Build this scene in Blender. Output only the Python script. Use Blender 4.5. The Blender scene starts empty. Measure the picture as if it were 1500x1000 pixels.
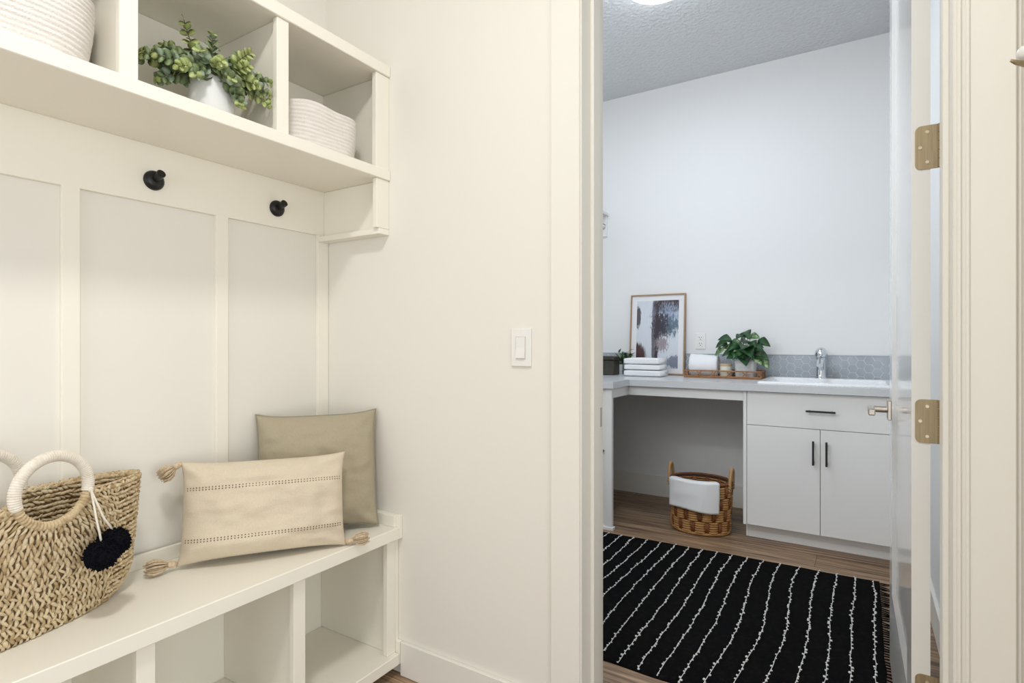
import bpy, bmesh, math, random
from mathutils import Vector, Matrix, noise
R = math.radians
PI = math.pi
COL = bpy.context.scene.collection
random.seed(7)

# ------------------------------------------------------------------ materials
def principled(name, col, rough=.5, metal=0., spec=.5, bump=None, vary=None, coat=0., sheen=0.):
    """bump=(scale, strength, distance, detail) ; vary=(scale, colour2, lo, hi, stretch)"""
    m = bpy.data.materials.new(name); m.use_nodes = True
    nt = m.node_tree; b = nt.nodes['Principled BSDF']
    b.inputs['Base Color'].default_value = (*col, 1)
    b.inputs['Roughness'].default_value = rough
    b.inputs['Metallic'].default_value = metal
    b.inputs['Specular IOR Level'].default_value = spec
    b.inputs['Coat Weight'].default_value = coat
    b.inputs['Coat Roughness'].default_value = .08
    b.inputs['Sheen Weight'].default_value = sheen
    tc = nt.nodes.new('ShaderNodeTexCoord')
    if vary:
        sc, c2, lo, hi, st = vary
        mp = nt.nodes.new('ShaderNodeMapping'); mp.inputs['Scale'].default_value = st
        n = nt.nodes.new('ShaderNodeTexNoise'); n.inputs['Scale'].default_value = sc; n.inputs['Detail'].default_value = 4
        r = nt.nodes.new('ShaderNodeMapRange'); r.inputs[1].default_value = lo; r.inputs[2].default_value = hi
        mx = nt.nodes.new('ShaderNodeMix'); mx.data_type = 'RGBA'
        mx.inputs[6].default_value = (*col, 1); mx.inputs[7].default_value = (*c2, 1)
        nt.links.new(tc.outputs['Object'], mp.inputs[0]); nt.links.new(mp.outputs[0], n.inputs['Vector'])
        nt.links.new(n.outputs['Fac'], r.inputs[0]); nt.links.new(r.outputs[0], mx.inputs[0])
        nt.links.new(mx.outputs[2], b.inputs['Base Color'])
    if bump:
        sc, st, di, de = bump
        n = nt.nodes.new('ShaderNodeTexNoise'); n.inputs['Scale'].default_value = sc; n.inputs['Detail'].default_value = de
        bp = nt.nodes.new('ShaderNodeBump'); bp.inputs['Strength'].default_value = st; bp.inputs['Distance'].default_value = di
        nt.links.new(tc.outputs['Object'], n.inputs['Vector']); nt.links.new(n.outputs['Fac'], bp.inputs['Height'])
        nt.links.new(bp.outputs[0], b.inputs['Normal'])
    return m

M = {}
M['wall'] = principled('cream_wall_paint', (.83, .80, .735), .6, spec=.3, bump=(7, .25, .004, 3))
M['lwall'] = principled('white_wall_paint', (.83, .83, .82), .6, spec=.3, bump=(60, .12, .002, 3))
M['trim'] = principled('cream_trim_paint', (.84, .815, .75), .38, spec=.4)
M['builtin'] = principled('cream_cabinet_paint', (.89, .855, .757), .42, spec=.4)
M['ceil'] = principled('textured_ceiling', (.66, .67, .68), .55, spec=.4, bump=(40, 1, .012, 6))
M['door'] = principled('gloss_door_paint', (.80, .79, .76), .16, spec=.55, coat=.35)
M['cab'] = principled('white_laminate', (.83, .825, .805), .4, spec=.4)
M['counter'] = principled('pale_grey_quartz', (.60, .61, .62), .25, vary=(140, (.63, .64, .65), .4, .62, (1, 1, 1)))
M['tile'] = principled('grey_hex_tile', (.36, .395, .43), .35, vary=(9, (.43, .465, .50), .35, .65, (1, 1, 1)))
M['grout'] = principled('light_grout', (.80, .81, .82), .8)
M['black'] = principled('matte_black_metal', (.012, .012, .012), .35, metal=.3)
M['brass'] = principled('satin_brass', (.36, .285, .175), .45, metal=.8, vary=(300, (.42, .335, .21), .4, .6, (1, 1, .05)))
M['screw'] = principled('screw_metal', (.75, .66, .5), .3, metal=.9)
M['nickel'] = principled('satin_nickel', (.55, .50, .43), .3, metal=1.)
M['chrome'] = principled('chrome', (.72, .75, .78), .07, metal=1.)
M['sink'] = principled('white_enamel', (.88, .89, .90), .15, spec=.5)
M['plastic'] = principled('white_plastic', (.84, .83, .80), .35)
M['slot'] = principled('outlet_slot', (.03, .03, .035), .6)
M['towel'] = principled('white_terry', (.86, .865, .87), .95, spec=.1, bump=(420, .7, .002, 2), sheen=.3)
M['linen'] = principled('sage_linen', (.385, .335, .235), .95, spec=.1, bump=(500, .5, .0008, 2), vary=(620, (.43, .375, .27), .35, .65, (1, 1, .3)), sheen=.2)
M['lpipe'] = principled('sage_piping', (.31, .28, .20), .9)
M['cotton'] = principled('natural_woven_cotton', (.66, .56, .42), .95, spec=.1, bump=(380, .8, .0012, 2), vary=(600, (.72, .63, .49), .35, .65, (.6, 1, 1)), sheen=.2)
M['thread'] = principled('brown_thread', (.15, .09, .05), .9)
M['tassel'] = principled('cotton_tassel', (.66, .53, .37), .95, vary=(260, (.48, .35, .21), .45, .7, (1, 1, .2)))
M['rope'] = principled('white_cotton_rope', (.82, .78, .735), .95, spec=.1, bump=(330, .8, .002, 2), vary=(30, (.76, .71, .66), .4, .7, (1, 1, 4)))
M['leather'] = principled('dark_leather', (.10, .035, .015), .5)
M['raffia'] = principled('straw_strand', (.62, .485, .30), .7, spec=.3, vary=(60, (.40, .285, .15), .5, .74, (1, 1, 1)), bump=(420, .9, .0015, 3))
M['raffia2'] = principled('pale_straw_strand', (.70, .575, .375), .7, spec=.3, vary=(60, (.50, .38, .22), .5, .74, (1, 1, 1)), bump=(420, .9, .0015, 3))
M['raffia3'] = principled('brown_straw_strand', (.46, .335, .18), .7, spec=.3, vary=(60, (.32, .22, .11), .5, .74, (1, 1, 1)), bump=(420, .9, .0015, 3))
M['raffiadk'] = principled('straw_core', (.20, .135, .07), .95)
M['wrap'] = principled('cream_cord_wrap', (.80, .74, .64), .85, vary=(90, (.72, .65, .54), .45, .7, (1, 1, 1)))
M['yarnblack'] = principled('black_yarn', (.006, .006, .009), 1., spec=.05)
M['pot'] = principled('white_ceramic_matte', (.76, .76, .745), .6, bump=(120, .15, .001, 2))
M['concrete'] = principled('pale_concrete', (.62, .62, .615), .8, vary=(60, (.70, .70, .69), .4, .6, (1, 1, 1)))
M['creampot'] = principled('cream_jar', (.74, .70, .58), .4)
M['soil'] = principled('dark_soil', (.05, .035, .02), 1., bump=(200, 1, .004, 3))
M['stem'] = principled('brown_green_stem', (.13, .12, .05), .7)
M['eucA'] = principled('eucalyptus_leaf', (.155, .21, .095), .55, vary=(30, (.27, .34, .16), .4, .65, (1, 1, 1)))
M['eucB'] = principled('eucalyptus_grey_leaf', (.25, .33, .22), .6, vary=(30, (.36, .43, .30), .4, .65, (1, 1, 1)))
M['eucC'] = principled('eucalyptus_young_leaf', (.46, .53, .21), .55, vary=(40, (.36, .43, .14), .4, .65, (1, 1, 1)))
M['pothosA'] = principled('dark_pothos_leaf', (.018, .075, .022), .35, vary=(26, (.05, .14, .04), .5, .7, (1, 1, 1)))
M['pothosB'] = principled('pale_pothos_leaf', (.10, .22, .08), .4, vary=(40, (.42, .52, .28), .5, .62, (1, 1, 1)))
M['wood'] = principled('tray_wood', (.23, .10, .04), .5, vary=(40, (.40, .20, .085), .35, .7, (1, 1, 6)))
M['frame'] = principled('light_wood_frame', (.33, .20, .10), .5, vary=(30, (.42, .27, .15), .35, .7, (1, 1, 6)))
M['frameside'] = M['frame']
M['mat'] = principled('white_art_mat', (.80, .80, .81), .7)
M['darkbox'] = principled('dark_olive_tin', (.028, .026, .018), .4, vary=(15, (.05, .045, .03), .4, .7, (1, 1, 1)))
M['wickT'] = principled('tan_wicker', (.50, .27, .095), .6, vary=(22, (.36, .17, .055), .42, .7, (1, 1, 3)), bump=(200, .5, .001, 2))
M['wickB'] = principled('brown_wicker', (.24, .085, .025), .55, vary=(25, (.16, .055, .02), .4, .7, (1, 1, 1)), bump=(200, .5, .001, 2))
M['wickD'] = principled('dark_wicker_core', (.045, .02, .01), .9)
M['rug'] = principled('black_rug_weave', (.0045, .0045, .005), 1., spec=.05, bump=(260, 1, .004, 2), vary=(60, (.012, .010, .008), .5, .75, (1, 1, 1)))
M['tuft'] = principled('white_rug_yarn', (.78, .77, .74), .95, spec=.1)
M['porcelain'] = principled('white_porcelain', (.8, .79, .76), .15)

def emis(name, col, s):
    m = bpy.data.materials.new(name); m.use_nodes = True
    b = m.node_tree.nodes['Principled BSDF']
    b.inputs['Base Color'].default_value = (.9, .9, .9, 1)
    b.inputs['Emission Color'].default_value = (*col, 1); b.inputs['Emission Strength'].default_value = s
    return m
M['lampL'] = emis('glowing_lamp_glass', (.88, .94, 1), 14)
M['lampM'] = emis('glowing_warm_glass', (1, .93, .82), 10)

def floor_material():
    m = bpy.data.materials.new('wood_plank_floor'); m.use_nodes = True
    nt = m.node_tree; N = nt.nodes; L = nt.links; b = N['Principled BSDF']
    tc = N.new('ShaderNodeTexCoord')
    br = N.new('ShaderNodeTexBrick'); br.offset = .37; br.inputs['Scale'].default_value = 1
    br.inputs['Brick Width'].default_value = 1.22; br.inputs['Row Height'].default_value = .18
    br.inputs['Mortar Size'].default_value = .0012; br.inputs['Bias'].default_value = 0
    br.inputs['Color1'].default_value = (.27, .175, .105, 1); br.inputs['Color2'].default_value = (.37, .255, .165, 1)
    br.inputs['Mortar'].default_value = (.06, .035, .02, 1)
    L.new(tc.outputs['Object'], br.inputs['Vector'])
    mp = N.new('ShaderNodeMapping'); mp.inputs['Scale'].default_value = (1.5, 34, 1)
    n = N.new('ShaderNodeTexNoise'); n.inputs['Scale'].default_value = 1.6; n.inputs['Detail'].default_value = 8; n.inputs['Roughness'].default_value = .65
    L.new(tc.outputs['Object'], mp.inputs[0]); L.new(mp.outputs[0], n.inputs['Vector'])
    r = N.new('ShaderNodeValToRGB')
    e = r.color_ramp.elements; e[0].position = .36; e[0].color = (.20, .15, .12, 1); e[1].position = .66; e[1].color = (1.5, 1.46, 1.4, 1)
    L.new(n.outputs['Fac'], r.inputs[0])
    mx = N.new('ShaderNodeMix'); mx.data_type = 'RGBA'; mx.blend_type = 'MULTIPLY'; mx.inputs[0].default_value = .85
    L.new(br.outputs['Color'], mx.inputs[6]); L.new(r.outputs[0], mx.inputs[7]); L.new(mx.outputs[2], b.inputs['Base Color'])
    b.inputs['Roughness'].default_value = .42
    bp = N.new('ShaderNodeBump'); bp.inputs['Strength'].default_value = .2; bp.inputs['Distance'].default_value = .002
    L.new(n.outputs['Fac'], bp.inputs['Height']); L.new(bp.outputs[0], b.inputs['Normal'])
    return m
M['floor'] = floor_material()

def art_material(w, h):
    """abstract print; object coords x in 0..w, z in 0..h"""
    m = bpy.data.materials.new('abstract_print'); m.use_nodes = True
    nt = m.node_tree; N = nt.nodes; L = nt.links; b = N['Principled BSDF']; b.inputs['Roughness'].default_value = .5
    tc = N.new('ShaderNodeTexCoord'); mp = N.new('ShaderNodeMapping'); mp.inputs['Scale'].default_value = (1/w, 1, 1/h)
    L.new(tc.outputs['Object'], mp.inputs[0])
    def nz(scale, st, detail=6, off=(0, 0, 0)):
        q = N.new('ShaderNodeMapping'); q.inputs['Scale'].default_value = st; q.inputs['Location'].default_value = off
        n = N.new('ShaderNodeTexNoise'); n.inputs['Scale'].default_value = scale; n.inputs['Detail'].default_value = detail; n.inputs['Roughness'].default_value = .78
        L.new(mp.outputs[0], q.inputs[0]); L.new(q.outputs[0], n.inputs['Vector']); return n.outputs['Fac']
    def math_(op, a, c, clamp=False):
        n = N.new('ShaderNodeMath'); n.operation = op; n.use_clamp = clamp
        for i, v in enumerate((a, c)):
            if isinstance(v, (int, float)): n.inputs[i].default_value = v
            else: L.new(v, n.inputs[i])
        return n.outputs[0]
    sx = N.new('ShaderNodeSeparateXYZ'); L.new(mp.outputs[0], sx.inputs[0]); X, Z = sx.outputs[0], sx.outputs[2]
    def blob(cx, cz, rx, rz, nf, amp=1.2, soft=.25):
        dx = math_('DIVIDE', math_('SUBTRACT', X, cx), rx); dz = math_('DIVIDE', math_('SUBTRACT', Z, cz), rz)
        d = math_('SQRT', math_('ADD', math_('MULTIPLY', dx, dx), math_('MULTIPLY', dz, dz)), 0)
        d = math_('ADD', d, math_('MULTIPLY', math_('SUBTRACT', nf, .5), amp*2))
        r = N.new('ShaderNodeMapRange'); r.inputs[1].default_value = 1+soft/2; r.inputs[2].default_value = 1-soft/2
        L.new(d, r.inputs[0]); return r.outputs[0]
    cur = None
    def over(fac, col):
        nonlocal cur
        mx = N.new('ShaderNodeMix'); mx.data_type = 'RGBA'
        if cur is None: mx.inputs[6].default_value = (.62, .66, .71, 1)
        else: L.new(cur, mx.inputs[6])
        mx.inputs[7].default_value = (*col, 1); L.new(fac, mx.inputs[0]); cur = mx.outputs[2]
    vs = nz(5, (11, 1, .9), 9); fs = nz(9, (3.4, 1, 1.8), 12, (3, 0, 1)); cs = nz(6, (3, 1, 1.6), 12, (7, 0, 2))
    over(math_('MULTIPLY', math_('SUBTRACT', vs, .42, True), 2.6, True), (.74, .77, .80))
    over(blob(.44, .5, .07, .62, vs, .9), (.13, .12, .14))
    over(blob(.76, .93, .36, .12, vs, .8), (.035, .018, .02))
    over(blob(.74, .74, .28, .18, fs, 3.2, .8), (.30, .36, .48))
    over(blob(.80, .62, .22, .12, cs, 3.4, .5), (.10, .15, .20))
    over(blob(.58, .62, .17, .22, fs, 3.4, .4), (.03, .025, .04))
    over(blob(.50, .48, .05, .5, cs, 3.0, .4), (.03, .02, .03))
    over(blob(.05, .16, .19, .20, vs, .9), (.06, .022, .022))
    over(blob(.03, .76, .07, .16, fs, 1.), (.08, .07, .08))
    over(blob(.93, .10, .2, .09, cs, 1.4), (.20, .22, .28))
    over(blob(.62, .36, .13, .10, fs, 3.0, .6), (.30, .25, .28))
    L.new(cur, b.inputs['Base Color'])
    return m

# ------------------------------------------------------------------ helpers
def tag(o, label=None, cat=None, group=None, kind=None):
    if label: o['label'] = label
    if cat: o['category'] = cat
    if group: o['group'] = group
    if kind: o['kind'] = kind
    return o

def thing(name, loc=(0, 0, 0), label=None, cat=None, group=None, kind=None, mat=None):
    o = bpy.data.objects.new(name, None); COL.objects.link(o)
    o.empty_display_size = .05
    if mat is not None: o.matrix_world = mat
    else: o.location = loc
    o['_m'] = 1
    return tag(o, label, cat, group, kind)

WM = {}
def wmat(o):
    m = o.matrix_basis.copy()
    p = o.parent
    while p: m = p.matrix_basis @ m; p = p.parent
    return m

def obj(name, bm, mat, parent=None, smooth=False, local=False, angle=None):
    """bm in world coordinates unless local=True (then in the parent's frame)"""
    me = bpy.data.meshes.new(name)
    bmesh.ops.recalc_face_normals(bm, faces=bm.faces) if smooth != 'keep' else None
    if parent is None:
        xs = [v.co for v in bm.verts]
        lo = Vector((min(c.x for c in xs), min(c.y for c in xs), min(c.z for c in xs)))
        hi = Vector((max(c.x for c in xs), max(c.y for c in xs), max(c.z for c in xs)))
        org = Vector(((lo.x+hi.x)/2, (lo.y+hi.y)/2, lo.z))
        bmesh.ops.translate(bm, vec=-org, verts=bm.verts)
    elif not local:
        bmesh.ops.transform(bm, matrix=wmat(parent).inverted(), verts=bm.verts)
    if smooth:
        for f in bm.faces: f.smooth = True
    if angle:
        for f in bm.faces: f.smooth = True
        for e in bm.edges:
            if len(e.link_faces) == 2 and e.calc_face_angle(0) > R(angle): e.smooth = False
    bm.to_mesh(me); bm.free()
    o = bpy.data.objects.new(name, me); COL.objects.link(o)
    for m in (mat if isinstance(mat, list) else [mat]): me.materials.append(m)
    if parent is None: o.location = org
    else: o.parent = parent
    return o

def struct(name, bm, mat, **k):
    o = obj(name, bm, mat, **k); o['kind'] = 'structure'; return o

def dup(o, parent=None):
    c = o.copy(); COL.objects.link(c)
    if parent: c.parent = parent
    for ch in [x for x in bpy.data.objects if x.parent == o]:
        dup(ch, c)
    return c

def box(bm, x0, x1, y0, y1, z0, z1, bev=0., seg=1):
    t = bmesh.new(); bmesh.ops.create_cube(t, size=1)
    for v in t.verts:
        v.co = Vector(((x0+x1)/2+v.co.x*(x1-x0), (y0+y1)/2+v.co.y*(y1-y0), (z0+z1)/2+v.co.z*(z1-z0)))
    if bev: bmesh.ops.bevel(t, geom=t.edges[:], offset=bev, segments=seg, affect='EDGES', profile=.5)
    me = bpy.data.meshes.new('t'); t.to_mesh(me); t.free(); bm.from_mesh(me); bpy.data.meshes.remove(me)
    return bm

def boxes(*a, bev=0.):
    bm = bmesh.new()
    for b in a: box(bm, *b, bev=bev)
    return bm

def frame_of(d, up=Vector((0, 0, 1))):
    d = d.normalized()
    if abs(d.dot(up)) > .97: up = Vector((1, 0, 0))
    s = d.cross(up).normalized(); u = s.cross(d).normalized()
    return d, s, u

def tube(bm, pts, r, n=8, cap=True, mi=0):
    pts = [Vector(p) for p in pts]; k = len(pts)
    rs = r if isinstance(r, (list, tuple)) else [r]*k
    rings = []; s = None
    for i, p in enumerate(pts):
        d = (pts[min(i+1, k-1)]-pts[max(i-1, 0)])
        if d.length < 1e-9: d = Vector((0, 0, 1))
        d.normalize()
        if s is None: _, s, u = frame_of(d)
        else:
            s = (s-d*s.dot(d)).normalized(); u = s.cross(d).normalized()
        rings.append([bm.verts.new(p+(s*math.cos(2*PI*j/n)+u*math.sin(2*PI*j/n))*rs[i]) for j in range(n)])
    for a, b in zip(rings, rings[1:]):
        for j in range(n):
            f = bm.faces.new((a[j], a[(j+1) % n], b[(j+1) % n], b[j])); f.material_index = mi
    if cap:
        f = bm.faces.new(rings[0]); f.material_index = mi
        f = bm.faces.new(rings[-1][::-1]); f.material_index = mi
    return bm

def lathe(bm, prof, c=(0, 0, 0), n=48, sx=1., sy=1., power=2., closed=False, mi=0, jit=None):
    """prof: list of (r,z). power>2 gives a rounded-square footprint"""
    c = Vector(c); rings = []
    for i, (r, z) in enumerate(prof):
        ring = []
        for j in range(n):
            a = 2*PI*j/n; ca, sa = math.cos(a), math.sin(a)
            q = (abs(ca)**power+abs(sa)**power)**(-1/power)
            p = Vector((r*q*ca*sx, r*q*sa*sy, z))
            if jit: p += jit(a, z, p)
            ring.append(bm.verts.new(c+p))
        rings.append(ring)
    for a, b in zip(rings, rings[1:]):
        for j in range(n):
            f = bm.faces.new((a[j], a[(j+1) % n], b[(j+1) % n], b[j])); f.material_index = mi
    if closed:
        bm.faces.new(rings[0][::-1]); bm.faces.new(rings[-1])
    return bm

def ball(bm, c, r, sub=1, sc=(1, 1, 1), jit=0., mat=None):
    t = bmesh.new(); bmesh.ops.create_icosphere(t, subdivisions=sub, radius=1)
    for v in t.verts:
        k = 1+random.uniform(-jit, jit)
        v.co = Vector((v.co.x*r*sc[0]*k, v.co.y*r*sc[1]*k, v.co.z*r*sc[2]*k))
        if mat: v.co = mat @ v.co
        v.co += Vector(c)
    me = bpy.data.meshes.new('t'); t.to_mesh(me); t.free(); bm.from_mesh(me); bpy.data.meshes.remove(me)

def leaf(bm, base, d, nrm, length, width, shape='oval', mi=0, fold=.25, curl=.3, n=6):
    d = d.normalized(); s = d.cross(nrm).normalized(); u = s.cross(d).normalized()
    th = length*.012+.0003
    def w(t):
        if shape == 'round': return math.sqrt(max(0, 1-(2*t-1)**2))
        if shape == 'heart': return max(0, min(1, (t/.22)**.6 if t < .22 else 1))*(1-max(0, (t-.22)/.78)**1.7)
        return math.sin(PI*t**.8)
    C, Lf, Rt = [], [], []
    for i in range(n+1):
        t = i/n; ww = w(t)*width/2
        if shape == 'heart' and i == 0: ww = .12*width
        p = base+d*(length*t)-u*(curl*length*t*t)
        C.append(bm.verts.new(p))
        Lf.append(bm.verts.new(p+s*max(ww, .0004)+u*(ww*fold*1.2)))
        Rt.append(bm.verts.new(p-s*max(ww, .0004)+u*(ww*fold*1.2)))
    C2 = [bm.verts.new(v.co-u*th) for v in C]
    for i in range(n):
        for q in ((C[i], C[i+1], Lf[i+1], Lf[i]), (C[i+1], C[i], Rt[i], Rt[i+1]),
                  (C2[i+1], C2[i], Lf[i], Lf[i+1]), (C2[i], C2[i+1], Rt[i+1], Rt[i])):
            f = bm.faces.new(q); f.material_index = mi; f.smooth = True

def basis(origin, xa, ya, za):
    m = Matrix((xa, ya, za)).transposed().to_4x4(); m.translation = Vector(origin); return m

# ------------------------------------------------------------------ the shell
CEIL = 2.985
struct('floor', boxes((-2.2, 2.7, -2.2, 4.25, -.1, 0)), M['floor'])
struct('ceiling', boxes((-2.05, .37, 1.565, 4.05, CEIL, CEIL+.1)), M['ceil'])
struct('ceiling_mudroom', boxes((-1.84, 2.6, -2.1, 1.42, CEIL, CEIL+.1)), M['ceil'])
struct('wall_left', boxes((-1.84, -1.714, -2.1, 1.42, 0, CEIL)), M['wall'])
struct('wall_front', boxes((-2.05, -.673, 1.42, 1.565, 0, CEIL), (.17, 2.6, 1.42, 1.565, 0, CEIL), (-.673, .17, 1.42, 1.565, 2.46, CEIL)), M['wall'])
struct('wall_right', boxes((.258, .38, .95, 1.42, 0, CEIL)), M['wall'])
struct('wall_back', boxes((-2.05, .37, 4.05, 4.15, 0, CEIL)), M['lwall'])
struct('wall_laundry_left', boxes((-2.05, -1.93, 1.565, 4.05, 0, CEIL)), M['lwall'])
struct('wall_laundry_right', boxes((.25, .37, 1.565, 4.05, 0, CEIL)), M['lwall'])

def baseb(name, x0, x1, y0, y1, h, ax):
    bm = bmesh.new(); box(bm, x0, x1, y0, y1, 0, h, bev=.002); return struct(name, bm, M['trim'])
baseb('baseboard_front', -1.325, -.752, 1.406, 1.42, .113, 0)
baseb('baseboard_back', -1.93, -.58, 4.036, 4.05, .15, 0)
baseb('baseboard_right', .236, .25, 1.65, 3.49, .125, 0)
baseb('baseboard_left', -1.93, -1.916, 1.565, 4.036, .15, 0)

# door casing and jamb
def casing(x0, x1, flip):
    bm = bmesh.new()
    box(bm, x0, x1, 1.408, 1.42, 0, 2.55, bev=.0015)
    if flip: box(bm, x1-.018, x1, 1.402, 1.41, 0, 2.55, bev=.002)
    else: box(bm, x0, x0+.018, 1.402, 1.41, 0, 2.55, bev=.002)
    return bm
struct('trim_1', boxes((-.751, -.6615, 1.409, 1.42, 0, 2.55), bev=.002), M['trim'])
bm = boxes((.160, .25, 1.409, 1.42, 0, 2.55), bev=.002)
for k in range(2): box(bm, .160+.013*k, .167+.013*k, 1.4045, 1.41, 0, 2.55, bev=.002)
struct('trim_2', bm, M['trim'])
struct('trim_3', boxes((-.751, .25, 1.407, 1.42, 2.55, 2.64), bev=.002), M['trim'])
bm = boxes((-.673, -.658, 1.416, 1.569, 0, 2.46), (.155, .17, 1.416, 1.569, 0, 2.46), (-.658, .155, 1.416, 1.569, 2.445, 2.46),
           (-.658, -.647, 1.475, 1.522, 0, 2.445), (.144, .155, 1.475, 1.53, 0, 2.445), bev=.0015)
jamb = struct('trim_4', bm, M['trim'])
obj('strike_plate', boxes((-.6585, -.656, 1.527, 1.557, .877, .934), bev=.0008), M['nickel'], jamb)

# door leaf, open about ninety degrees into the laundry
ang = R(.95)
dm = Matrix.Translation((.1317, 1.576, .012)) @ Matrix.Rotation(ang, 4, 'Z')
door = thing('door_1', mat=dm, kind='structure')
W_, H_, T_ = .80, 2.42, .0352
bm = bmesh.new()
def panelled(bm, sgn):
    # one tall recessed field with a sloped moulding
    xf = 0 if sgn > 0 else -T_
    xin = xf-sgn*.010
    y0, y1, z0, z1 = .115, W_-.115, .27, H_-.12; b = .028
    o = [(0, 0), (W_, 0), (W_, H_), (0, H_)]; a = [(y0, z0), (y1, z0), (y1, z1), (y0, z1)]
    c = [(y0+b, z0+b), (y1-b, z0+b), (y1-b, z1-b), (y0+b, z1-b)]
    vo = [bm.verts.new((xf, y, z)) for y, z in o]; va = [bm.verts.new((xf, y, z)) for y, z in a]; vc = [bm.verts.new((xin, y, z)) for y, z in c]
    for i in range(4):
        j = (i+1) % 4
        bm.faces.new((vo[i], vo[j], va[j], va[i])); bm.faces.new((va[i], va[j], vc[j], vc[i]))
    bm.faces.new(vc); return vo
A_ = panelled(bm, 1); B_ = panelled(bm, -1)
for i in range(4):
    j = (i+1) % 4; bm.faces.new((A_[i], A_[j], B_[j], B_[i]))
obj('door_panel', bm, M['door'], door, local=True)
def hinge(zc):
    bm = bmesh.new()
    # leaf on the door edge: rounded left corners, in the plane y = -0.001
    pts = []; w0, w1, h = -.0285, .0135, .0495; r = .012
    for (cx, cz, a0) in ((w0+r, h-r, 90), (w0+r, -h+r, 180)):
        for k in range(7):
            a = R(a0+15*k); pts.append((cx+r*math.cos(a), cz+r*math.sin(a)))
    pts += [(w1, -h), (w1, h)]
    f0 = [bm.verts.new((x, -.0022, z+zc)) for x, z in pts]; f1 = [bm.verts.new((x, 0, z+zc)) for x, z in pts]
    bm.faces.new(f0); bm.faces.new(f1[::-1])
    for i in range(len(pts)):
        j = (i+1) % len(pts); bm.faces.new((f0[i], f0[j], f1[j], f1[i]))
    hg = obj('hinge', bm, M['brass'], door, local=True)
    bm = bmesh.new()
    for k in range(5):
        z0 = zc-h+k*.0198; tube(bm, [(w1+.004, -.003, z0+.0006), (w1+.004, -.003, z0+.0192)], .0045, 12)
    kn = obj('knuckle', bm, M['brass'], hg, local=True, angle=40)
    for (sx, sz) in ((-.006, .034), (-.019, 0), (-.006, -.034)):
        bm = bmesh.new(); tube(bm, [(sx, -.0034, zc+sz), (sx, -.002, zc+sz)], [.0036, .0042], 14)
        box(bm, sx-.002, sx+.002, -.0038, -.0033, zc+sz-.0005, zc+sz+.0005)
        obj('screw', bm, M['screw'], hg, local=True)
for zc in (1.558, .937, .312, 2.18): hinge(zc)
# lever handle on the left face, near the free edge
yb, zb = W_-.068, .885
bm = boxes((-T_-.011, -T_, yb-.033, yb+.033, zb-.033, zb+.033), bev=.002)
lv = obj('handle_plate', bm, M['nickel'], door, local=True)
bm = bmesh.new(); tube(bm, [(-T_-.01, yb, zb), (-T_-.055, yb, zb)], .011, 16)
box(bm, -T_-.068, -T_-.048, yb-.115, yb+.012, zb-.011, zb+.011, bev=.003)
obj('lever', bm, M['nickel'], lv, local=True, angle=35)
bm = boxes((0, .011, yb-.033, yb+.033, zb-.033, zb+.033), bev=.002); tube(bm, [(.01, yb, zb), (.055, yb, zb)], .011, 16)
box(bm, .048, .068, yb-.115, yb+.012, zb-.011, zb+.011, bev=.003)
obj('lever_handle', bm, M['nickel'], door, local=True, angle=35)

# board and batten panelling behind the bench
bm = bmesh.new()
for y0 in (-.574, -.18, .2125, .592, .988): box(bm, -1.7145, -1.70, y0, y0+.039, .50, 1.524, bev=.0012)
box(bm, -1.7145, -1.70, 1.372, 1.419, .50, 1.524, bev=.0012)
box(bm, -1.7145, -1.70, -.6, 1.419, 1.522, 1.685, bev=.0012)
struct('trim_5', bm, M['builtin'])

# ------------------------------------------------------------------ bench
YS = (-.18, .205, .603, 1.0026)
bench = thing('storage_bench', (-1.52, .41, 0), 'long cream built-in bench with open cubbies under its seat', 'bench')
def bp(name, *a, bev=.0012): return obj(name, boxes(*a, bev=bev), M['builtin'], bench)
bp('seat_top', (-1.699, -1.326, -.6, 1.405, .4625, .502), bev=.002)
bp('bottom_shelf', (-1.699, -1.326, -.6, 1.404, .038, .075), bev=.002)
bp('back_panel', (-1.713, -1.70, -.6, 1.419, .04, .4625))
bp('plinth', (-1.43, -1.41, -.6, 1.404, 0, .038))
for y0 in YS: bp('divider', (-1.364, -1.345, y0, y0+.039, .0755, .462), (-1.699, -1.3645, y0+.010, y0+.029, .0755, .462))
bp('side_panel', (-1.364, -1.345, 1.366, 1.404, .0755, .462), (-1.699, -1.3645, 1.385, 1.4035, .0755, .462))
bp('rear_rail', (-1.699, -1.686, -.6, 1.3925, .502, .541))
bp('end_rail', (-1.699, -1.34, 1.3925, 1.4055, .502, .541))
# shim of seat and rails to the wall, part of the built-in
bp('end_filler', (-1.699, -1.3262, 1.4055, 1.4195, .4625, .54), (-1.699, -1.345, 1.405, 1.4195, .113, .4625), (-1.699, -1.3262, 1.4055, 1.4195, .038, .113))

# ------------------------------------------------------------------ shelf unit
sh = thing('cubby_shelf', (-1.55, .41, 1.683), 'cream cubby shelf unit mounted high above the bench', 'shelf')
def sp(name, *a, bev=.0012): return obj(name, boxes(*a, bev=bev), M['builtin'], sh)
sp('top_board', (-1.7135, -1.383, -.6, 1.4195, 2.042, 2.08), bev=.002)
sp('bottom_board', (-1.7135, -1.383, -.6, 1.4195, 1.685, 1.72), bev=.002)
sp('back_panel', (-1.7135, -1.700, -.6, 1.4195, 1.7205, 2.0415))
for y0 in (-.20, .196, .5886, .981): sp('divider', (-1.408, -1.389, y0, y0+.038, 1.7205, 2.0415), (-1.6995, -1.4085, y0+.010, y0+.028, 1.7205, 2.0415))
sp('side_panel', (-1.408, -1.389, 1.358, 1.4195, 1.7205, 2.0415), (-1.6995, -1.4085, 1.394, 1.4195, 1.7205, 2.0415))
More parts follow.
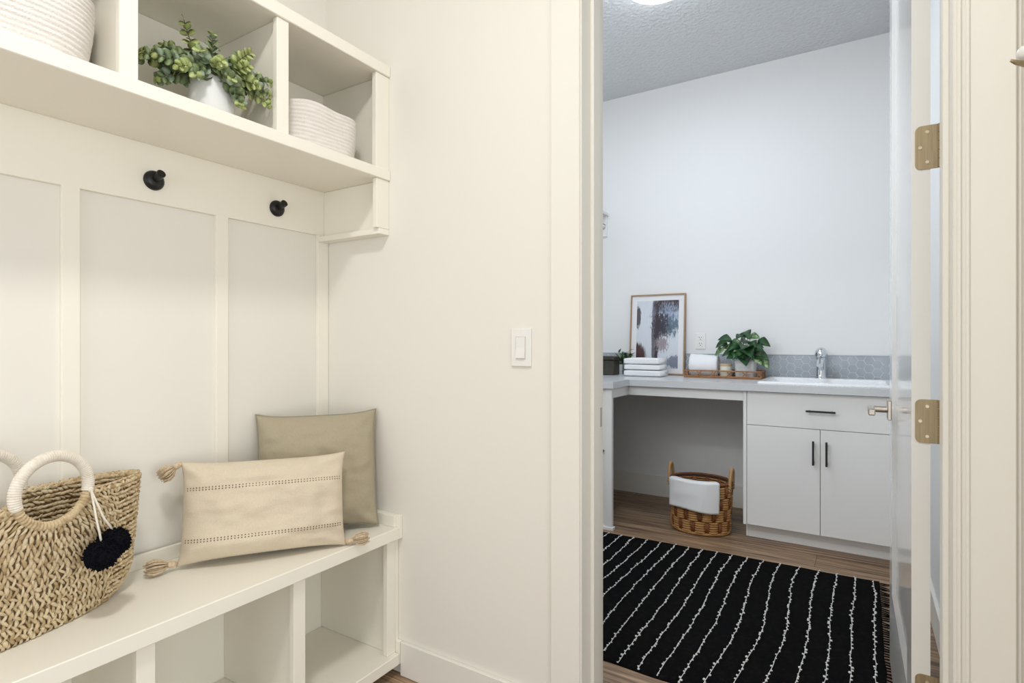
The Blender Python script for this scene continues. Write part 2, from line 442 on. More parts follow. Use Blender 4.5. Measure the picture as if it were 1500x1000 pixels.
sp('end_bracket', (-1.408, -1.389, 1.361, 1.4195, 1.517, 1.6845), (-1.6995, -1.4085, 1.398, 1.4195, 1.517, 1.6845), (-1.6995, -1.389, 1.372, 1.4195, 1.497, 1.5165))

# ------------------------------------------------------------------ coat hooks
def coat_hook(loc, label):
    t = thing('coat_hook', loc, label, 'hook', 'black coat hooks on the panel rail')
    bm = bmesh.new(); tube(bm, [(0, 0, 0), (.004, 0, 0), (.010, 0, 0), (.014, 0, 0)], [.0275, .0275, .024, .014], 28)
    obj('base_plate', bm, M['black'], t, local=True, angle=50)
    bm = bmesh.new(); tube(bm, [(.008, 0, .002), (.024, 0, .006), (.037, 0, .011), (.043, 0, .0135)], [.0095, .0095, .0115, .0115], 18)
    obj('prong', bm, M['black'], t, local=True, angle=50)
    return t
h1 = coat_hook((-1.6995, .806, 1.585), 'round black coat hook on the rail above the middle panel')
h2 = dup(h1); h2.location = (-1.6995, 1.199, 1.585); h2['label'] = 'round black coat hook on the rail nearest the shelf end bracket'
# brass hook, right wall
t = thing('brass_hook', (.258, 1.30, 1.60), 'brass hook with white round knob on the right wall', 'hook')
bm = bmesh.new(); tube(bm, [(.258, 1.28, 1.60), (.252, 1.28, 1.60)], .016, 20)
obj('base_plate', bm, M['brass'], t, angle=50)
bm = bmesh.new(); tube(bm, [(.252, 1.28, 1.600), (.236, 1.265, 1.599), (.222, 1.252, 1.600), (.213, 1.243, 1.602)], [.006, .005, .004, .0025], 12)
obj('prong', bm, M['brass'], t, smooth=True)
bm = bmesh.new(); ball(bm, (.236, 1.262, 1.6175), .0135, 3)
obj('knob', bm, M['porcelain'], t, smooth=True)

# ------------------------------------------------------------------ light switch & outlet
t = thing('light_switch', (-.853, 1.42, 1.056), 'white rocker light switch on the cream wall by the doorway', 'switch')
obj('cover_plate', boxes((-.887, -.819, 1.4135, 1.42, 1.056, 1.168), bev=.002), M['plastic'], t)
bm = boxes((-.870, -.836, 1.4120, 1.4137, 1.079, 1.145), bev=.0006)
rk = bmesh.new()
vs = [(-.868, 1.4118, 1.081), (-.838, 1.4118, 1.081), (-.838, 1.4085, 1.112), (-.868, 1.4085, 1.112), (-.868, 1.412, 1.143), (-.838, 1.412, 1.143)]
vs = [(-.868, 1.4075, 1.081), (-.838, 1.4075, 1.081), (-.838, 1.4108, 1.112), (-.868, 1.4108, 1.112), (-.868, 1.4100, 1.143), (-.838, 1.4100, 1.143)]
f = [rk.verts.new(v) for v in vs]; g = [rk.verts.new((v[0], 1.4125, v[2])) for v in vs]
rk.faces.new((f[0], f[1], f[2], f[3])); rk.faces.new((f[3], f[2], f[5], f[4]))
rk.faces.new((f[0], g[0], g[1], f[1])); rk.faces.new((f[4], f[5], g[5], g[4]))
rk.faces.new((f[1], g[1], g[2], f[2])); rk.faces.new((f[2], g[2], g[5], f[5])); rk.faces.new((f[0], f[3], g[3], g[0])); rk.faces.new((f[3], f[4], g[4], g[3]))
bz = obj('bezel', bm, principled('switch_bezel', (.62, .58, .52), .5), t)
obj('rocker', rk, M['plastic'], t)
for z in (1.0665, 1.1575):
    bm = bmesh.new(); tube(bm, [(-.853, 1.4125, z), (-.853, 1.4138, z)], .0022, 12); obj('screw', bm, M['plastic'], t)

t = thing('wall_outlet', (-.9625, 4.05, 1.077), 'white double power outlet on the laundry wall beside the picture', 'outlet')
obj('cover_plate', boxes((-.998, -.927, 4.043, 4.05, 1.077, 1.189), bev=.002), M['plastic'], t)
for z in (1.112, 1.154):
    bm = bmesh.new(); box(bm, -.981, -.944, 4.0405, 4.0435, z-.016, z+.016, bev=.001)
    s = obj('socket', bm, M['plastic'], t)
    bm = boxes((-.971, -.9685, 4.0400, 4.041, z, z+.010), (-.957, -.9545, 4.0400, 4.041, z+.001, z+.009), (-.9655, -.9595, 4.0400, 4.041, z-.011, z-.006))
    obj('slots', bm, M['slot'], s)

# ------------------------------------------------------------------ laundry lamp etc.
def ceiling_lamp(loc, label, em):
    t = thing('ceiling_lamp', loc, label, 'ceiling light')
    bm = bmesh.new(); lathe(bm, [(.001, 0), (.178, 0), (.178, -.022), (.168, -.026), (.001, -.026)], n=48)
    obj('lamp_base', bm, M['plastic'], t, local=True, angle=40)
    bm = bmesh.new(); lathe(bm, [(.168, -.027)]+[(.168*math.cos(R(a)), -.027-.062*math.sin(R(a))) for a in range(8, 90, 8)]+[(.002, -.089)], n=48)
    obj('lamp_shade', bm, em, t, smooth=True, local=True)
ceiling_lamp((-.88, 2.80, CEIL), 'glowing round flush ceiling light in the laundry room', M['lampL'])
ceiling_lamp((-.42, .10, CEIL), 'glowing round flush ceiling light over the bench side of the entry', M['lampM'])

# ------------------------------------------------------------------ laundry counter and cabinets
CT = .89
hx0, hx1, hy0, hy1 = -.485, .135, 3.475, 3.955
ct = thing('countertop', (-.8, 3.7, .85), 'pale grey countertop running round the laundry corner', 'countertop')
bm = boxes((-1.929, -1.25, 3.13, 3.40, CT-.04, CT), (-1.929, hx0, 3.40, 4.0485, CT-.04, CT), (hx1, .2495, 3.40, 4.0485, CT-.04, CT),
           (hx0, hx1, 3.40, hy0, CT-.04, CT), (hx0, hx1, hy1, 4.0485, CT-.04, CT))
obj('slab', bm, M['counter'], ct)
obj('apron', boxes((-1.267, -.578, 3.43, 3.448, .79, .8495), (-1.285, -1.267, 3.18, 3.448, .79, .8495), bev=.001), M['cab'], ct)
obj('end_panel', boxes((-1.929, -1.306, 3.165, 3.183, .0, .8495), (-1.308, -1.267, 3.152, 3.178, 0, .8495), (-1.929, -1.258, 3.146, 3.184, 0, .018), bev=.001), M['cab'], ct)
bm = bmesh.new(); tube(bm, [(-1.326, 3.165, .471), (-1.326, 3.148, .471)], [.006, .009], 14); obj('knob', bm, M['black'], ct)

# backsplash: hex tiles, clipped to the strip
def clip(poly, f):
    out = []
    for i in range(len(poly)):
        a, b = poly[i], poly[(i+1) % len(poly)]; fa, fb = f(a), f(b)
        if fa >= 0: out.append(a)
        if fa*fb < 0: t_ = fa/(fa-fb); out.append((a[0]+(b[0]-a[0])*t_, a[1]+(b[1]-a[1])*t_))
    return out
bs = thing('backsplash', (-.84, 4.04, CT), 'low grey hexagon tile backsplash behind the counter', 'backsplash')
X0, X1, Z0, Z1 = -1.929, .249, CT+.0005, 1.043
obj('grout', boxes((X0, X1, 4.0415, 4.0497, Z0, Z1)), M['grout'], bs)
bm = bmesh.new(); S = .0285; pitch = S*1.5; row = S*math.sqrt(3); i = 0; x = X0
while x < X1+S:
    z = Z0+(0 if i % 2 else row/2)-row
    while z < Z1+row:
        q = S-.0021
        p = [(x+q*math.cos(R(60*k)), z+q*math.sin(R(60*k))) for k in range(6)]
        for f in (lambda a: a[0]-X0, lambda a: X1-a[0], lambda a: a[1]-Z0, lambda a: (Z1-.006)-a[1]):
            if len(p) > 2: p = clip(p, f)
        if len(p) > 2:
            a = [bm.verts.new((u, 4.0390, w)) for u, w in p]; b = [bm.verts.new((u, 4.0420, w)) for u, w in p]
            try:
                bm.faces.new(a)
                for k in range(len(p)): bm.faces.new((a[k], b[k], b[(k+1) % len(p)], a[(k+1) % len(p)]))
            except ValueError: pass
        z += row
    x += pitch; i += 1
obj('hex_tiles', bm, M['tile'], bs)
obj('edge_strip', boxes((X0, X1, 4.038, 4.0497, Z1-.004, Z1+.002), bev=.0008), M['tile'], bs)

cb = thing('base_cabinet', (-.17, 3.7, 0), 'white sink cabinet with one wide drawer and two doors', 'cabinet')
cp = lambda name, *a, bev=.0008: obj(name, boxes(*a, bev=bev), M['cab'], cb)
cp('side_panel', (-.577, -.559, 3.425, 4.035, 0.085, .8495), (-.571, -.559, 3.49, 4.035, 0, .086))
cp('side_panel', (.232, .2495, 3.425, 4.035, 0.085, .8495))
cp('cabinet_box', (-.5585, .2315, 3.446, 3.452, .09, .8495), (-.5585, .2315, 3.446, 4.035, .09, .105))
cp('toe_kick', (-.5585, .249, 3.49, 3.505, 0, .09))
dr = cp('drawer_front', (-.5565, .2295, 3.426, 3.4455, .6575, .8465))
d1 = cp('cabinet_door', (-.5565, -.1905, 3.426, 3.4455, .088, .6545))
d2 = cp('cabinet_door', (-.1875, .2295, 3.426, 3.4455, .088, .6545))
def pull(par, a, b):
    a, b = Vector(a), Vector(b); d = (b-a).normalized()
    bm = bmesh.new()
    lo = Vector((min(a.x, b.x)-.005, a.y-.030, min(a.z, b.z)-.005)); hi = Vector((max(a.x, b.x)+.005, a.y-.021, max(a.z, b.z)+.005))
    box(bm, lo.x, hi.x, lo.y, hi.y, lo.z, hi.z, bev=.001)
    for p in (a+d*.012, b-d*.012): box(bm, p.x-.004, p.x+.004, a.y-.022, a.y, p.z-.004, p.z+.004)
    obj('handle', bm, M['black'], par)
pull(dr, (-.252, 3.426, .754), (-.122, 3.426, .754))
pull(d1, (-.2215, 3.426, .470), (-.2215, 3.426, .590))
pull(d2, (-.1590, 3.426, .470), (-.1590, 3.426, .590))

# sink and faucet
sk = thing('sink', (-.175, 3.715, .80), 'white drop-in sink set in the grey counter', 'sink')
bm = bmesh.new()
def rr(x0, x1, y0, y1, r, z, n=6):
    o = []
    for (cx, cy, a0) in ((x1-r, y1-r, 0), (x0+r, y1-r, 90), (x0+r, y0+r, 180), (x1-r, y0+r, 270)):
        for k in range(n+1): a = R(a0+90*k/n); o.append(bm.verts.new((cx+r*math.cos(a), cy+r*math.sin(a), z)))
    return o
L_ = [rr(hx0-.025, hx1+.025, hy0-.025, hy1+.028, .03, CT+.0006), rr(hx0-.024, hx1+.024, hy0-.024, hy1+.027, .03, CT+.010), rr(hx0-.018, hx1+.018, hy0-.018, hy1+.021, .028, CT+.014),
      rr(hx0+.014, hx1-.014, hy0+.014, hy1-.062, .03, CT+.013), rr(hx0+.022, hx1-.022, hy0+.022, hy1-.07, .035, CT+.004), rr(hx0+.035, hx1-.035, hy0+.035, hy1-.08, .04, CT-.17)]
for a, b in zip(L_, L_[1:]):
    for k in range(len(a)): bm.faces.new((a[k], a[(k+1) % len(a)], b[(k+1) % len(a)], b[k]))
bm.faces.new(L_[-1])
obj('basin', bm, M['sink'], sk, angle=50)
bm = bmesh.new(); tube(bm, [(-.175, 3.70, CT-.169), (-.175, 3.70, CT-.165)], .04, 24); obj('drain', bm, M['chrome'], sk)
fx, fy, fz = -.213, 3.945, CT+.0135
fa = thing('faucet', (fx, fy, fz), 'chrome faucet with a rounded head standing behind the sink', 'faucet')
bm = bmesh.new(); lathe(bm, [(.0005, 0), (.034, 0), (.034, .004), (.029, .010), (.0275, .02), (.0265, .10), (.0275, .126), (.001, .128)], (fx, fy, fz), 28)
obj('body', bm, M['chrome'], fa, angle=50)
bm = bmesh.new(); lathe(bm, [(.001, .129), (.029, .129), (.0345, .138), (.036, .152), (.033, .168), (.024, .182), (.010, .1895), (.0005, .191)], (fx, fy, fz), 28)
obj('handle_dome', bm, M['chrome'], fa, smooth=True)
bm = bmesh.new(); tube(bm, [(fx, fy-.015, fz+.060), (fx, fy-.06, fz+.095), (fx, fy-.11, fz+.105), (fx, fy-.130, fz+.082)], [.017, .018, .019, .018], 20)
obj('spout', bm, M['chrome'], fa, angle=50)

# picture leaning on the wall
aw, ah = .405, .585
tilt = math.atan2(.045, ah)
am = Matrix.Translation((-1.467, 3.990, CT+.0016)) @ Matrix.Rotation(-tilt, 4, 'X')
pic = thing('framed_picture', mat=am, label='framed abstract print in greys and dark brown leaning on the laundry wall', cat='picture')
fw = .0095
obj('frame', boxes((0, fw, -.006, .018, 0, ah), (aw-fw, aw, -.006, .018, 0, ah), (fw, aw-fw, -.006, .018, 0, fw), (fw, aw-fw, -.006, .018, ah-fw, ah), bev=.0008), M['frame'], pic, local=True)
obj('mat_board', boxes((fw, aw-fw, .004, .010, fw, ah-fw)), M['mat'], pic, local=True)
pw, ph = .309, .495
bm = boxes((0, pw, 0, .001, 0, ph)); pr = obj('print', bm, art_material(pw, ph), pic, local=True); pr.location = ((aw-pw)/2, .0026, .044)

# folded towels
def folded_towel(w, d, h, seed):
    """three layers folded with the fold at the front (-y)"""
    bm = bmesh.new(); nx = 18; prof = []
    m = 26
    rng = random.Random(seed)
    for k in range(m):
        a = 2*PI*k/m; ca, sa = math.cos(a), math.sin(a)
        q = (abs(ca)**9+abs(sa)**7)**(-1/8.)
        prof.append((q*ca*d/2, q*sa*h/2+h/2))
    rings = []
    for i in range(nx+1):
        t = i/nx; x = (t-.5)*w; e = min(t, 1-t)*nx; k = 1 if e >= 2 else (.86, .97)[int(e)]
        ring = []
        for (y, z) in prof:
            nz = noise.noise(Vector((x*9+seed*3, y*9, z*20)))*.005
            zz = h/2+(z-h/2)*k+nz*.6*(z/h)
            ring.append(bm.verts.new((x, y*(.97+.03*k)+nz, max(0, zz))))
        rings.append(ring)
    for a, b in zip(rings, rings[1:]):
        for j in range(m): bm.faces.new((a[j], a[(j+1) % m], b[(j+1) % m], b[j]))
    bm.faces.new(rings[0]); bm.faces.new(rings[-1][::-1])
    return bm
z = CT+.0005
LT = ('white folded towel at the bottom of the stack by the picture', 'white folded towel in the middle of the stack by the picture', 'white folded towel on top of the stack by the picture')
for i, (w, h) in enumerate(((.258, .044), (.25, .037), (.248, .043))):
    bm = folded_towel(w, .17, h, i+1)
    bmesh.ops.transform(bm, matrix=Matrix.Translation((-1.270+(0, -.004, -.006)[i], 3.79, z)) @ Matrix.Rotation(R((0, 1.5, -1)[i]), 4, 'Z'), verts=bm.verts)
    tag(obj('folded_towel', bm, M['towel'], smooth=True), LT[i], 'towel', 'folded white towels on the counter'); z += h+.0012

# dark box
t = thing('lidded_box', (-1.6, 3.80, CT), 'dark olive box with a lid at the left end of the counter', 'box')
obj('box_body', boxes((-1.72, -1.493, 3.75, 3.865, CT+.0003, CT+.105), bev=.004), M['darkbox'], t)
obj('lid', boxes((-1.723, -1.490, 3.747, 3.868, CT+.106, CT+.135), bev=.006), M['darkbox'], t)

def plant_pot(name, parent, c, r0, r1, h, mat, soil=True, square=0.):
    bm = bmesh.new(); x, y, z0 = c
    pr_ = [(.0005, 0), (r0*.96, 0), (r0, .004), (r1, h-.003), (r1-.002, h), (r1-.006, h), (r1-.008, h-.012), (.0005, h-.013)]
    lathe(bm, pr_, c, 44, power=square or 2.)
    obj(name, bm, mat, parent, angle=50)
    if soil:
        bm = bmesh.new(); lathe(bm, [(.0005, h-.004), (r1-.0085, h-.007), (r1-.009, h-.0125)], c, 24, power=square or 2.); obj('soil', bm, M['soil'], parent)

def curve(p0, d, L, droop, n=7):
    pts = [Vector(p0)]; d = d.normalized()
    for i in range(n):
        d = (d+Vector((0, 0, -droop/n))).normalized(); pts.append(pts[-1]+d*(L/n))
    return pts

# small potted plant by the dark box
sx_, sy_ = -1.518, 3.912
t = thing('small_potted_plant', (sx_, sy_, CT), 'small leafy plant in a grey pot left of the towel stack', 'plant')
plant_pot('pot', t, (sx_, sy_, CT+.0004), .025, .031, .072, M['concrete'])
rng = random.Random(3); bl = bmesh.new(); bt = bmesh.new()
for i in range(20):
    a = rng.uniform(.3, 2.6) if i > 12 else rng.uniform(-.3, 1.0); el = rng.uniform(.25, 1.2)
    d = Vector((math.cos(a)*math.cos(el), math.sin(a)*math.cos(el)*.6, math.sin(el)))
    L = rng.uniform(.075, .145); pts = curve((sx_, sy_, CT+.065), d, L, .3, 5); tube(bt, pts, .0013, 5)
    for k in (2, 3, 4, 5):
        dd = (pts[k]-pts[k-1]).normalized(); side = Vector((rng.uniform(-1, 1), rng.uniform(-1, .2), rng.uniform(-.1, .7)))
        leaf(bl, pts[k], (dd*.8+side), Vector((0, -.4, 1)), rng.uniform(.030, .044), .019, 'oval', rng.choice((0, 0, 1)), n=5)
obj('foliage', bl, [M['pothosA'], M['eucA']], t, smooth='keep'); obj('stem', bt, M['stem'], t)

# carved tray
tx0, tx1, ty0, ty1 = -1.012, -.532, 3.795, 3.985
ty = thing('wooden_tray', (-.772, 3.89, CT), 'brown carved wooden tray with openwork sides on the counter', 'tray')
tz = CT+.0004
obj('tray_base', boxes((tx0, tx1, ty0, ty1, tz, tz+.006), bev=.001), M['wood'], ty)
def tray_side(p0, p1, n):
    p0, p1 = Vector(p0), Vector(p1); d = p1-p0; L = d.length; d.normalize(); bm = bmesh.new(); nn = Vector((d.y, -d.x, 0))
    def strut(a, b, w=.005, th=.004):
        tube(bm, [a, b], w, 6)
    for zz, w in ((.009, .0045), (.0455, .0045)):
        a = p0+Vector((0, 0, zz)); b = p1+Vector((0, 0, zz))
        lo = Vector((min(a.x, b.x)-.004, min(a.y, b.y)-.004, a.z-w)); hi = Vector((max(a.x, b.x)+.004, max(a.y, b.y)+.004, a.z+w))
        box(bm, lo.x, hi.x, lo.y, hi.y, lo.z, hi.z, bev=.0015)
    for k in range(n+1):
        c = p0+d*(L*(k+.0)/n) if 0 < k < n else (p0+d*.010 if k == 0 else p1-d*.010)
        w = .013
        for s1 in (-1, 1):
            pts = [c+d*(s1*w)+Vector((0, 0, .012)), c+d*(s1*.003)+Vector((0, 0, .0275)), c+d*(s1*w)+Vector((0, 0, .043))]
            tube(bm, pts, [.0035, .003, .0035], 6)
        tube(bm, [c+Vector((0, 0, .02)), c+Vector((0, 0, .035))], .004, 6)
    obj('side', bm, M['wood'], ty)
tray_side((tx0+.004, ty0+.004, tz+.002), (tx1-.004, ty0+.004, tz+.002), 5)
tray_side((tx0+.004, ty1-.004, tz+.002), (tx1-.004, ty1-.004, tz+.002), 5)
tray_side((tx0+.004, ty0+.012, tz+.002), (tx0+.004, ty1-.012, tz+.002), 2)
tray_side((tx1-.004, ty0+.012, tz+.002), (tx1-.004, ty1-.012, tz+.002), 2)
tt = tz+.0065
# rolled towel on the tray: a spiral, pressed flat underneath
def rolled_towel(L, Rr):
    bm = bmesh.new(); prof = []; turns = 3.72; n = 84; th = .0075
    for k in range(n+1):
        a = turns*2*PI*k/n; r = .012+(Rr-.012)*k/n; prof.append((r, a))
    nx = 12; rings = []
    for i in range(nx+1):
        t_ = i/nx; x = (t_-.5)*L; sc = 1-.14*t_
        o = []
        for (r, a) in prof:
            q = noise.noise(Vector((x*14, math.cos(a)*2, math.sin(a)*2)))*.003
            o.append(Vector((x, (r+q)*math.cos(a)*sc, (r+q)*math.sin(a)*sc)))
        inn = []
        for (r, a) in prof[::-1]:
            rr_ = r-th; inn.append(Vector((x, rr_*math.cos(a)*sc, rr_*math.sin(a)*sc)))
        rings.append([bm.verts.new(p) for p in o+inn])
    m = len(rings[0])
    for a, b in zip(rings, rings[1:]):
        for j in range(m): bm.faces.new((a[j], a[(j+1) % m], b[(j+1) % m], b[j]))
    for ring in (rings[0], rings[-1]):
        for k in range(n): bm.faces.new((ring[k], ring[k+1], ring[m-2-k], ring[m-1-k]))
    return bm
bm = rolled_towel(.178, .086)
for v in bm.verts:
    v.co.z = max(v.co.z, -.074); v.co.y *= .86
    v.co.z += .074
bmesh.ops.transform(bm, matrix=Matrix.Translation((-.898, 3.892, tt)), verts=bm.verts)
tag(obj('rolled_towel', bm, M['towel'], smooth=True), 'thick white rolled towel lying on the wooden tray', 'towel')
t = thing('candle_jar', (-.757, 3.862, tt), 'small cream jar with a tan lid on the tray', 'jar')
bm = bmesh.new(); lathe(bm, [(.0005, 0), (.034, 0), (.037, .004), (.037, .068), (.0355, .072), (.0005, .072)], (-.757, 3.862, tt), 32); obj('jar_body', bm, M['creampot'], t, angle=50)
bm = bmesh.new(); lathe(bm, [(.0005, .0725), (.0385, .0725), (.0385, .084), (.036, .087), (.0005, .088)], (-.757, 3.862, tt), 32); obj('lid', bm, principled('tan_lid', (.50, .38, .22), .6), t, angle=50)
# pothos in square planter
px_, py_ = -.640, 3.893
t = thing('potted_pothos', (px_, py_, tt), 'leafy green plant in a square pale planter on the tray', 'plant')
plant_pot('pot', t, (px_, py_, tt), .057, .060, .112, M['concrete'], square=9.)
rng = random.Random(11); bl = bmesh.new(); bt = bmesh.new()
tips = [(-.165, -.02, .125, .058, 0), (-.185, -.03, .07, .05, 1), (-.125, -.04, .155, .07, 0), (-.10, -.05, .055, .065, 0), (-.055, -.03, .125, .07, 1), (-.03, -.05, .185, .05, 0),
        (.005, -.02, .205, .066, 0), (.045, -.01, .175, .062, 1), (.02, -.06, .105, .095, 0), (.075, -.04, .095, .08, 0), (.12, -.02, .14, .06, 0), (.105, -.05, .035, .075, 0),
        (.13, -.05, .0, .07, 1), (.0, -.075, .01, .075, 0), (-.05, -.06, .06, .07, 0), (-.09, .03, .10, .06, 0), (.05, .03, .10, .07, 0), (-.02, .03, .16, .06, 0), (-.07, -.07, .025, .06, 0), (.03, -.07, .055, .07, 0),
        (-.01, -.055, .08, .075, 0), (.09, .02, .06, .06, 0), (-.12, -.02, .09, .055, 1), (.06, -.06, .13, .055, 0)]
tips += [(dx*.6+.01, dy-.015, dz*.62+.015, ln*.9, mi) for (dx, dy, dz, ln, mi) in tips[::2]]
for i, (dx, dy, dz, ln, mi) in enumerate(tips):
    b0 = Vector((px_+rng.uniform(-.02, .02), py_+rng.uniform(-.02, .02), tt+.105)); tip = Vector((px_+dx*.80, py_+max(dy, -.085)*.9, tt+.118+dz*.84))
    mid = (b0+tip)/2+Vector((0, 0, .03)); tube(bt, [b0, (b0+mid)/2+Vector((0, 0, .008)), mid, tip], .0016, 5)
    out = Vector((dx, dy-.02, .0)); out = out.normalized() if out.length > .01 else Vector((0, -1, 0))
    out = (out+Vector((rng.uniform(-.4, .4), rng.uniform(-.5, .1), rng.uniform(-.7, .15)))).normalized()
    leaf(bl, tip-out*ln*.35, out, Vector((rng.uniform(-.3, .3), -.75, .7)), ln*1.38, ln*1.12, 'heart', mi, fold=.22, curl=.22, n=8)
obj('foliage', bl, [M['pothosA'], M['pothosB']], t, smooth='keep'); obj('stem', bt, M['stem'], t)

# rod, shelf, cleat in the corner
t = thing('closet_shelf', (-1.79, 3.8, 1.935), 'white wall shelf with hanging rod in the left laundry corner', 'shelf')
obj('shelf_board', boxes((-1.929, -1.648, 2.9, 4.0495, 2.095, 2.113), bev=.001), M['cab'], t)
obj('cleat', boxes((-1.929, -1.662, 4.031, 4.0495, 1.937, 2.0945), (-1.929, -1.911, 2.9, 4.031, 1.937, 2.0945), bev=.001), M['cab'], t)
bm = bmesh.new(); tube(bm, [(-1.688, 4.031, 2.015), (-1.688, 4.024, 2.015)], .022, 24); obj('rod_socket', bm, M['chrome'], t, angle=40)
bm = bmesh.new(); tube(bm, [(-1.688, 4.030, 2.015), (-1.688, 2.92, 2.015)], .014, 20); obj('rod', bm, M['cab'], t, angle=40)
obj('end_board', boxes((-1.929, -1.66, 2.90, 2.918, 1.937, 2.0945)), M['cab'], t)

# ------------------------------------------------------------------ laundry basket
bx, by = -.826, 3.470; BH = .300
lb = thing('laundry_basket', (bx, by, 0), 'oval brown wicker laundry basket on the floor under the counter', 'basket')
def ov(th, z, off=0.):
    k = z/BH; rx = .160+.014*k+off; ry = .130+.012*k+off
    return Vector((bx+rx*math.cos(th), by+ry*math.sin(th), z))
bm = bmesh.new()
ns = 56
def ringv(z, off): return [bm.verts.new(ov(2*PI*j/ns, z, off)) for j in range(ns)]
rs_ = [ringv(.006, -.004), ringv(.15, -.004), ringv(BH, -.004), ringv(BH, -.010), ringv(.15, -.010), ringv(.012, -.010)]
for a, b in zip(rs_, rs_[1:]):
    for j in range(ns): bm.faces.new((a[j], a[(j+1) % ns], b[(j+1) % ns], b[j]))
bm.faces.new(rs_[0][::-1]); bm.faces.new(rs_[-1])
obj('inner_wall', bm, M['wickD'], lb, smooth=True)
bmT = bmesh.new(); bmB = bmesh.new(); NC = 13; rows = 4; rng = random.Random(5)
rh = (BH-.03)/rows
for r_ in range(rows):
    z0 = .016+r_*rh; z1 = z0+rh
    for c_ in range(NC):
        tc_ = 2*PI*(c_+(.5 if r_ % 2 else 0)+.1)/NC; half = PI/NC
        for k in range(5):
            z = z0+rh*(k+.5)/5
            pts = [ov(tc_+half*.74*u, z+rng.uniform(-.0008, .0008), .001+.0075*(1-u*u)) for u in (-1, -.5, 0, .5, 1)]
            tube(bmT, pts, [.005, .0068, .0070, .0068, .005], 6)
            pts = [ov(tc_+half*.7*u, z, -.012-.003*(1-u*u)) for u in (-1, 0, 1)]
            tube(bmT, pts, .005, 5)
        for k in (-1, 0, 1):
            th = tc_+half+k*half*.19
            pts = [ov(th, z0-.004, .002), ov(th, (z0+z1)/2, .008), ov(th, z1+.004, .002)]
            tube(bmB, pts, [.0035, .0046, .0035], 6)
            pts = [ov(th, z0, -.012), ov(th, z1, -.012)]
            tube(bmB, pts, .0045, 5)
obj('tan_weave', bmT, M['wickT'], lb, smooth=True); obj('brown_stakes', bmB, M['wickB'], lb, smooth=True)
for nm, zc, rad, of in (('rim', BH-.002, .0085, -.001), ('foot_braid', .0115, .0085, .002)):
    bm = bmesh.new()
    for ph in (0, 2*PI/3, 4*PI/3):
        pts = []
        for j in range(181):
            th = 2*PI*j/180; a = th*26+ph
            pts.append(ov(th, zc+.0048*math.sin(a), of+.0048*math.cos(a)))
        tube(bm, pts, .0052, 6, cap=False)
    obj(nm, bm, M['wickB' if nm == 'rim' else 'wickT'], lb, smooth=True)
for s_ in (-1, 1):
    bm = bmesh.new(); x0 = bx+s_*.172
    path = []
    for k in range(13):
        a = PI*k/12; path.append(Vector((x0+s_*(.004+.004*math.sin(a)), by+.045*math.cos(a), BH-.045+.125*math.sin(a)**.7)))
    tube(bm, path, .0085, 8)
    for ph in (0, PI):
        tw = []
        for j in range(121):
            t_ = j/120*12; i_ = min(int(t_), 11); p = path[i_].lerp(path[i_+1], t_-i_)
            d = path[min(i_+1, 12)]-path[i_]; _, s1, u1 = frame_of(d, Vector((1, 0, .01))); a = j*.9+ph
            tw.append(p+(s1*math.cos(a)+u1*math.sin(a))*.0085)
        tube(bm, tw, .0028, 5)
    obj('handle', bm, principled('pale_twisted_handle', (.50, .31, .14), .6) if s_ < 0 else bpy.data.materials['pale_twisted_handle'], lb, smooth=True)

# towel draped over the basket rim
bm = bmesh.new(); nu, nv = 26, 30
xa, xb = -.938, -.700
def drape(u, v, off):
    th0, th1 = R(219), R(312)
    th = th0+(th1-th0)*u
    # v: 0 hanging hem outside .. 1 inside basket
    s = v*.30
    out_len = .165
    base_o = .023; base_i = -.026
    nz = noise.noise(Vector((u*5, v*5, 1)))*.004
    hem = .008*math.sin(u*5)
    if s < out_len:
        z = BH+.012-(out_len-s)*(1+.0)+hem*(1-s/out_len); o = base_o+.004*(1-s/out_len)+nz*.7
        o += .003*math.sin(u*9+2)*(1-s/out_len)
    elif s < out_len+.045:
        a = (s-out_len)/.045*PI; z = BH+.012+.008*math.sin(a); o = (base_o+base_i)/2+(base_o-base_i)/2*math.cos(a)
    else:
        z = BH+.012-(s-out_len-.045); o = base_i+nz*.5
    p = ov(th, min(z, BH), 0); p.z = z
    n_ = (p-Vector((bx, by, z))); n_.normalize()
    flat = .25
    return p+n_*(o+off)
for off in (0, .006):
    g = [[bm.verts.new(drape(i/nu, j/nv, off)) for j in range(nv+1)] for i in range(nu+1)]
    for i in range(nu):
        for j in range(nv): bm.faces.new((g[i][j], g[i+1][j], g[i+1][j+1], g[i][j+1]))
    if off == 0: g0 = g
def rim_join(a, b):
    for k in range(len(a)-1): bm.faces.new((a[k], a[k+1], b[k+1], b[k]))
rim_join(g0[0], g[0]); rim_join(g0[-1], g[-1]); rim_join([r[0] for r in g0], [r[0] for r in g]); rim_join([r[-1] for r in g0], [r[-1] for r in g])
tag(obj('hanging_towel', bm, M['towel'], smooth=True), 'white towel draped over the front rim of the wicker basket', 'towel')

